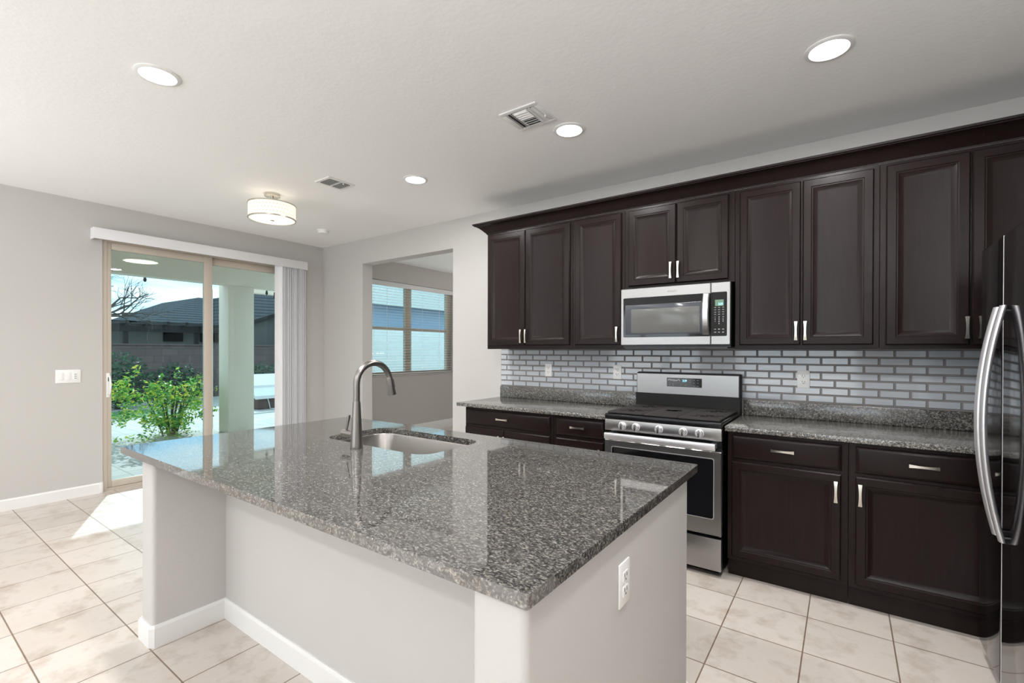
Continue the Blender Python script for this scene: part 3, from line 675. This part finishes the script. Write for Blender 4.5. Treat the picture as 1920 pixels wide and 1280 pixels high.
# semi-flush drum lamp
lx, ly = -4.172, 2.168
t = thing('flush_mount_lamp', (lx, ly, ZC), 'lit drum lamp with patterned cream shade and nickel rims on the ceiling', 'ceiling lamp')
MB().lathe([(.064, 0), (.064, -.022), (.058, -.026), (.012, -.027), (.012, -.07)], (lx, ly, ZC), 36).build('canopy', 'nickel', t)
zt_, zb_, rs = 2.657, 2.532, .192
sh = MB().lathe([(rs-.003, zt_), (rs-.001, zt_), (rs-.001, zb_), (rs-.003, zb_)], (lx, ly, 0), 64, cap0=False, cap1=False).build('shade', 'shade', t)
q = MB()
for r_ in range(3):
    for i in range(44):
        a = 2*PI*(i+.5*(r_ % 2))/44; z = zb_+.030+r_*.033; n_ = Vector((math.cos(a), math.sin(a), 0)); p_ = Vector((lx, ly, z))+n_*(rs-.0005); s_ = Vector((-math.sin(a), math.cos(a), 0))
        P = [p_+n_*.0006+s_*.005*math.cos(w)+Vector((0, 0, .005*math.sin(w))) for w in [PI/2*j for j in range(4)]]
        q.quad([tuple(v) for v in P])
M['dot'] = mat('shade_pattern', (.30, .22, .15), .6, spec=.1, emis=(1, .68, .40), es=.50)
q.build('pattern', 'dot', sh)
for zz, nm in ((zt_, 'top_rim'), (zb_, 'bottom_rim')):
    MB().lathe([(rs-.006, zz-.005), (rs+.003, zz-.005), (rs+.003, zz+.005), (rs-.006, zz+.005), (rs-.006, zz-.005)], (lx, ly, 0), 64, cap0=False, cap1=False).build(nm, 'nickel', t)
MB().lathe([(rs-.008, zb_+.001), (rs-.012, zb_-.002), (.10, zb_-.006), (.01, zb_-.007)], (lx, ly, 0), 56).build('diffuser', 'diffuser', t)
MB().lathe([(.003, 0), (.016, -.004), (.014, -.008), (.006, -.012), (.007, -.018), (.002, -.022)], (lx, ly, zb_-.006), 20).build('finial', 'nickel', t)
MB().lathe([(.006, 0), (.006, .12)], (lx, ly, zb_), 10).build('stem', 'nickel', t)
light('drum_lamp_glow', 'AREA', (lx, ly, zb_-.02), (lx, ly, 0), 6, (1, .9, .75), shape='DISK', size=.36)
# vents
def vent(x0, x1, y0, y1, kind, label):
    t = thing('air_vent', ((x0+x1)/2, (y0+y1)/2, ZC), label, 'air vent', 'ceiling air vents')
    z = ZC; q = MB(); w = .030
    def edge(pa, pb): pass
    for bx in ((x0, x1, y0, y0+w), (x0, x1, y1-w, y1), (x0, x0+w, y0+w, y1-w), (x1-w, x1, y0+w, y1-w)): q.box(*bx, z-.008, z, bev=.003)
    q.build('frame', 'trim', t)
    MB().box(x0+w, x1-w, y0+w, y1-w, z-.0012, z-.0002).build('duct_shade', 'duct', t)  # flat dark sheet, the shade inside the duct put into its colour
    q = MB(); a0, a1, b0, b1 = x0+w, x1-w, y0+w, y1-w
    if kind == 3:
        for xx in (a0+.012, a0+.034, a1-.012, a1-.036): q.box(xx-.009, xx+.009, b0, b1, z-.0095, z-.008, rot=Matrix.Rotation(math.radians(38 if xx < (a0+a1)/2 else -38), 3, 'Y'))
        for i in range(8):
            yy = b0+.012+i*(b1-b0-.024)/7; q.box(a0+.05, a1-.052, yy-.008, yy+.008, z-.0095, z-.008, rot=Matrix.Rotation(math.radians(42 if i > 3 else -42), 3, 'X'))
        for xx in (a0+.048, a1-.050): q.box(xx-.002, xx+.002, b0, b1, z-.013, z-.003)
    else:
        ym = (b0+b1)/2; q.box(a0, a1, ym-.008, ym+.008, z-.011, z-.003)
        for s_ in (0, 1):
            for i in range(8):
                xx = a0+.008+i*(a1-a0-.016)/7; q.box(xx-.010, xx+.010, (b0, ym+.008)[s_], (ym-.008, b1)[s_], z-.0095, z-.008, rot=Matrix.Rotation(math.radians(35), 3, 'Y'))
    q.build('louvres', 'trim', t)
    MB().box(a1+.004, a1+.010, (y0+y1)/2+.02, (y0+y1)/2+.03, z-.022, z-.006).build('damper_lever', 'trim', t)
vent(-1.667, -1.414, 2.203, 2.452, 3, 'square white three-way air vent in the ceiling above the aisle, beside a recessed light')
vent(-3.566, -3.364, 2.20, 2.449, 2, 'white ceiling air vent with two grey louvre panels between the drum lamp and the kitchen')
t = thing('smoke_detector', (-4.945, 3.165, ZC), 'small round white smoke detector on the ceiling near the room corner', 'smoke detector')
MB().lathe([(.070, 0), (.070, -.008), (.064, -.011)], (-4.945, 3.165, ZC), 36).build('base_plate', 'plastic', t)
MB().lathe([(.060, -.010), (.058, -.030), (.048, -.038), (.012, -.040)], (-4.945, 3.165, ZC), 36).build('cover', 'plastic', t)

# ------------------------------------------------------------------ outdoors
G = -.10
b = MB().box(-60, L-.16, -25, 45, G-.2, G); struct('ground_patio', b, 'pavers')
struct('lawn', MB().box(-14.0, -12.4, 3.2, 4.4, G, G+.004), 'lawn')['kind'] = 'stuff'
b = MB(); b.box(-9.0, L-.15, -3, 4.9, 2.86, 3.02); b.box(-9.0, -8.75, -3, 4.9, 2.505, 2.88); b.box(-9.75, -9.55, 4.38, 5.3, 2.50, 2.80)
struct('patio_roof', b, 'stucco')
tag(MB().box(-9.18, -8.80, 3.80, 4.245, G, 2.53, bev=.02).build('patio_column', 'stucco'), 'thick stucco column holding up the patio roof beyond the sliding door', 'column')
tag(MB().box(-9.75, -9.64, 3.83, 3.90, G, 2.50, bev=.01).build('patio_post', 'pale_block'), 'slim pale post beside the stucco patio column', 'post')
for o in (bpy.data.objects['ground_patio'],): o['kind'] = 'structure'
def leaf_mesh(q, c, n, size, rx, ry, rz, shell=.55):
    for i in range(n):
        while True:
            d = Vector((random.uniform(-1, 1), random.uniform(-1, 1), random.uniform(-1, 1)))
            if shell < d.length < 1: break
        p = Vector(c)+Vector((d.x*rx, d.y*ry, d.z*rz)); a = Vector((random.gauss(0, 1), random.gauss(0, 1), random.gauss(0, .6))).normalized()
        b_ = a.cross(Vector((random.gauss(0, 1), random.gauss(0, 1), random.gauss(0, 1)))).normalized(); n_ = a.cross(b_); s_ = size*random.uniform(.6, 1.25)
        v = [q.bm.verts.new(p+w) for w in (a*s_, b_*s_*.42+n_*s_*.12, -a*s_, -b_*s_*.42+n_*s_*.12)]
        q.bm.faces.new((v[0], v[1], v[2])); q.bm.faces.new((v[0], v[2], v[3]))
bu = thing('leafy_bush', (-9.35, 2.95, G), 'sunlit yellow-green leafy bush just outside the glass sliding door', 'bush')
q = MB()
random.seed(21)
for i in range(92):
    hz = random.uniform(.10, .92); half = .36+.42*min(1, hz/.45)-.10*max(0, hz-.7)/.2
    yy = min(3.54, 3.0+random.uniform(-half, half*.9)); xx = -9.35+random.uniform(-.42, .42)
    if hz < .3 and yy < 2.75: continue
    leaf_mesh(q, (xx, yy, G+hz), 34, .037, .16, .15, .13, 0)
for (yy, zz) in ((2.50, 1.02), (2.50, .90), (2.95, .98), (3.18, 1.06), (3.5, 1.0), (3.58, .85), (2.3, .82), (2.38, .72), (2.62, 1.12)): leaf_mesh(q, (-9.2, yy, G+zz), 18, .036, .05, .06, .10, 0)
leaf_mesh(q, (-9.2, 2.75, G+.05), 170, .03, .35, .75, .05, 0)
q.build('foliage', 'leaf', bu)
q = MB()
for i in range(16):
    a = random.uniform(0, 2*PI); r_ = random.uniform(.2, .6)
    q.tube([(-9.35+.08*math.cos(a), 3.1+.1*math.sin(a), G), (-9.35+.4*r_*math.cos(a), 3.05+.5*r_*math.sin(a), G+.4), (-9.35+r_*math.cos(a), 3.0+r_*math.sin(a), G+.85)], [.014, .010, .005], 6)
q.build('stems', 'bark', bu)
def shrub(x, y, rx, ry, rz, n, label):
    t = thing('garden_shrub', (x, y, G), label, 'shrub', 'dark shrubs along the garden wall')
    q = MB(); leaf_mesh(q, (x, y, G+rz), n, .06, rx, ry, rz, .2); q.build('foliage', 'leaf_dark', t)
    MB().tube([(x, y, G), (x+.05, y, G+rz)], [.05, .02], 7).build('stem', 'bark', t)
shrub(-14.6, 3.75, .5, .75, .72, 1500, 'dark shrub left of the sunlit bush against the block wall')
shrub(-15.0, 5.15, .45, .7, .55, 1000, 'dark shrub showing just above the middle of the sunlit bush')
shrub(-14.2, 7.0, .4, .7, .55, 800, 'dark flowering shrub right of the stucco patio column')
# bare tree
random.seed(5)
tr = thing('bare_tree', (-13.0, 2.93, G), 'leafless tree with spreading branches at the left of the sliding door view', 'tree')
tw = MB(); trunk = MB().tube([(-13, 2.93, G), (-13, 2.95, 1.2), (-13, 2.97, 2.1)], [.13, .10, .08], 9); trunk.build('trunk', 'bark', tr)
def grow(p, d, r_, ln, dep):
    P = [p]; q_ = p
    for s_ in range(4):
        d = (d+Vector((random.gauss(0, .12), random.gauss(0, .16), random.gauss(.02, .14)))).normalized(); q_ = q_+d*ln/4; P.append(q_)
    tw.tube(P, [r_, r_*.9, r_*.8, r_*.7, r_*.55], 5)
    if dep > 0:
        for j in range(3):
            st = P[random.choice((2, 3, 4))]; nd = (d+Vector((random.gauss(0, .5), random.gauss(.1, .6), random.gauss(.05, .45)))).normalized()
            grow(st, nd, r_*.5, ln*random.uniform(.6, .85), dep-1)
for dd in ((.1, .85, .12), (0, .75, .4), (.1, .5, .75), (0, .2, 1), (0, -.4, .8), (-.1, .9, .02), (0, .6, .2)): grow(Vector((-13, 2.97, 2.08)), Vector(dd).normalized(), .030, .62, 3)
tw.build('branches', 'bark', tr)
# block wall and houses
struct('garden_wall', MB().box(-16.4, -16.2, -6, 16, G, 1.50).box(-16.43, -16.17, -6, 16, 1.50, 1.54), 'block')
h1 = thing('neighbour_house', (-25, 8, G), 'house with grey tiled hip roof beyond the garden wall', 'house')
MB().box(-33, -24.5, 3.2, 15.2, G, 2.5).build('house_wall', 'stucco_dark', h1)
ex, yl, yr = -23.8, 7.2, 15.5
q = MB(); q.quad([(ex, yl, 2.55), (ex, yr, 2.55), (-28, yr, 4.15), (-28, yl+3.4, 4.15)]); q.quad([(ex, yl, 2.55), (-28, yl+3.4, 4.15), (-33, yl+3.4, 4.15), (-33, yl, 2.55)])
q.quad([(ex, yr, 2.55), (-28, yr, 4.15), (-33, yr, 4.15), (-33, yr, 2.55)]); q.quad([(-28, yl+3.4, 4.15), (-28, yr, 4.15), (-33, yr, 4.15), (-33, yl+3.4, 4.15)]); q.quad([(ex, yl, 2.5), (ex, yr, 2.5), (-33, yr, 2.5), (-33, yl, 2.5)])
q.build('roof', 'roof', h1)
q = MB(); q.box(ex-.12, ex, 3.0, yr, 2.42, 2.56); q.box(-33, ex, 3.0, yl, 2.50, 2.56); q.build('fascia', 'beam', h1)
for yy in (7.9, 9.35): 
    wq = MB().box(-24.52, -24.44, yy, yy+.75, 1.75, 2.15).build('house_window', 'blackglass', h1)
pg = thing('garden_pergola', (-21.5, 6.5, G), 'dark timber pergola with posts in front of the neighbouring house', 'pergola')
q = MB(); q.box(-21.6, -21.4, 4.9, 8.2, 2.05, 2.32); q.build('beam', 'beam', pg)
for i in range(6): MB().box(-22.6, -20.9, 5.0+i*.62, 5.1+i*.62, 2.32, 2.44).build('rafter', 'beam', pg)
for yy in (5.7, 8.0): MB().box(-21.57, -21.43, yy, yy+.14, G, 2.05).build('post', 'beam', pg)
h2 = thing('gable_house', (-19, 11, G), 'grey house with a sloping tiled gable right of the patio column', 'house')
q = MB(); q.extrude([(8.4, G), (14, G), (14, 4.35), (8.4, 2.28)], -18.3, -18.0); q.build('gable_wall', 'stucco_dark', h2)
q = MB(); q.extrude([(8.3, 2.26), (14.1, 4.40), (14.1, 4.52), (8.3, 2.38)], -18.0, -17.85); q.build('bargeboard', 'beam', h2)
q = MB(); q.quad([(-18.2, 8.3, 2.36), (-18.2, 14.2, 4.54), (-19.2, 14.2, 4.55), (-19.2, 8.3, 3.42)]); q.quad([(-19.2, 8.3, 3.42), (-19.2, 14.2, 4.55), (-21.5, 14.2, 4.55), (-21.5, 8.3, 3.42)]); q.quad([(-18.2, 8.3, 2.36), (-19.2, 8.3, 3.42), (-21.5, 8.3, 3.42), (-21.5, 8.3, 2.36)])
q.build('roof', 'roof', h2)
h3 = thing('small_roofed_house', (-40, 5, G), 'distant house with a low grey roof at the left edge of the glass door', 'house')
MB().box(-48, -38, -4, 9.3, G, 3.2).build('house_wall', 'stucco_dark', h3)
q = MB(); q.quad([(-37.6, -4, 3.2), (-37.6, 9.7, 3.2), (-42, 6.4, 4.75), (-42, -4, 4.75)]); q.quad([(-42, -4, 4.75), (-42, 6.4, 4.75), (-48, 9.7, 3.2), (-48, -4, 3.2)]); q.quad([(-37.6, 9.7, 3.2), (-48, 9.7, 3.2), (-42, 6.4, 4.75)]); q.build('roof', 'roof', h3)
# what the dining window looks on to
tag(MB().box(-11.4, -11.15, 7.1, 17.5, G, 2.0, bev=.01).build('side_garden_wall', 'pale_block'), 'pale rendered garden wall seen through the dining room blind', 'garden wall')
h4 = thing('side_house', (-15, 13, G), 'pale-roofed house, wall coloured as blue shade, behind the pale garden wall', 'house')
M['blue_shade_wall'] = paint('blue_shade_render', (.30, .40, .52), 30, .4, .01, .9)  # blue of the shaded wall is put into the base colour
MB().box(-17.2, -14.8, 9.8, 22, G, 3.15).build('house_wall', 'blue_shade_wall', h4)
q = MB(); q.quad([(-14.3, 9.4, 3.1), (-14.3, 22, 3.1), (-15.9, 22, 4.4), (-15.9, 9.4, 4.4)]); q.quad([(-14.3, 9.4, 3.1), (-15.9, 9.4, 4.4), (-17.5, 9.4, 3.1)]); q.quad([(-15.9, 9.4, 4.4), (-15.9, 22, 4.4), (-17.5, 22, 3.1), (-17.5, 9.4, 3.1)]); q.build('roof', 'roof_pale', h4)
# tub with folding lid
tb = thing('outdoor_tub', (-11.9, 6.35, G), 'brown-sided outdoor tub under a slanted white folding lid', 'tub')
MB().box(-12.5, -11.75, 5.75, 7.1, G, .18, bev=.03).build('tub_body', 'tub', tb)
q = MB(); q.extrude([(-11.60, .17), (-11.60, .25), (-12.02, .44), (-12.02, .36)], 5.62, 7.2, axis='y'); q.build('lid', 'lid', tb)
q = MB(); q.extrude([(-11.98, .40), (-11.98, .48), (-12.5, .74), (-12.5, .66)], 5.62, 7.2, axis='y'); q.build('lid', 'lid', tb)
q = MB(); q.tube([(-11.73, 5.98, .17), (-11.70, 6.0, .05), (-11.72, 6.04, G+.01), (-11.6, 6.1, G+.01)], .012, 7); q.build('hose', 'lid', tb)
# string lights
st = thing('string_lights', (-9.1, 4, 2.4), 'string of small bulbs hanging along the patio roof edge', 'string lights')
P = [(-9.06, 1.8+.15*i, 2.56+.012*math.cos(i*1.3)) for i in range(24)]
MB().tube(P, .004, 5).build('cable', 'dark_plastic', st)
for yy, zz in ((2.68, 2.52), (4.60, 2.50), (4.75, 2.44), (4.86, 2.48)):
    q = MB(); q.lathe([(.012, .05), (.014, 0), (.020, -.02), (.024, -.045), (.016, -.07), (.003, -.078)], (-9.06, yy, zz), 12); q.build('bulb', 'dark_plastic', st)
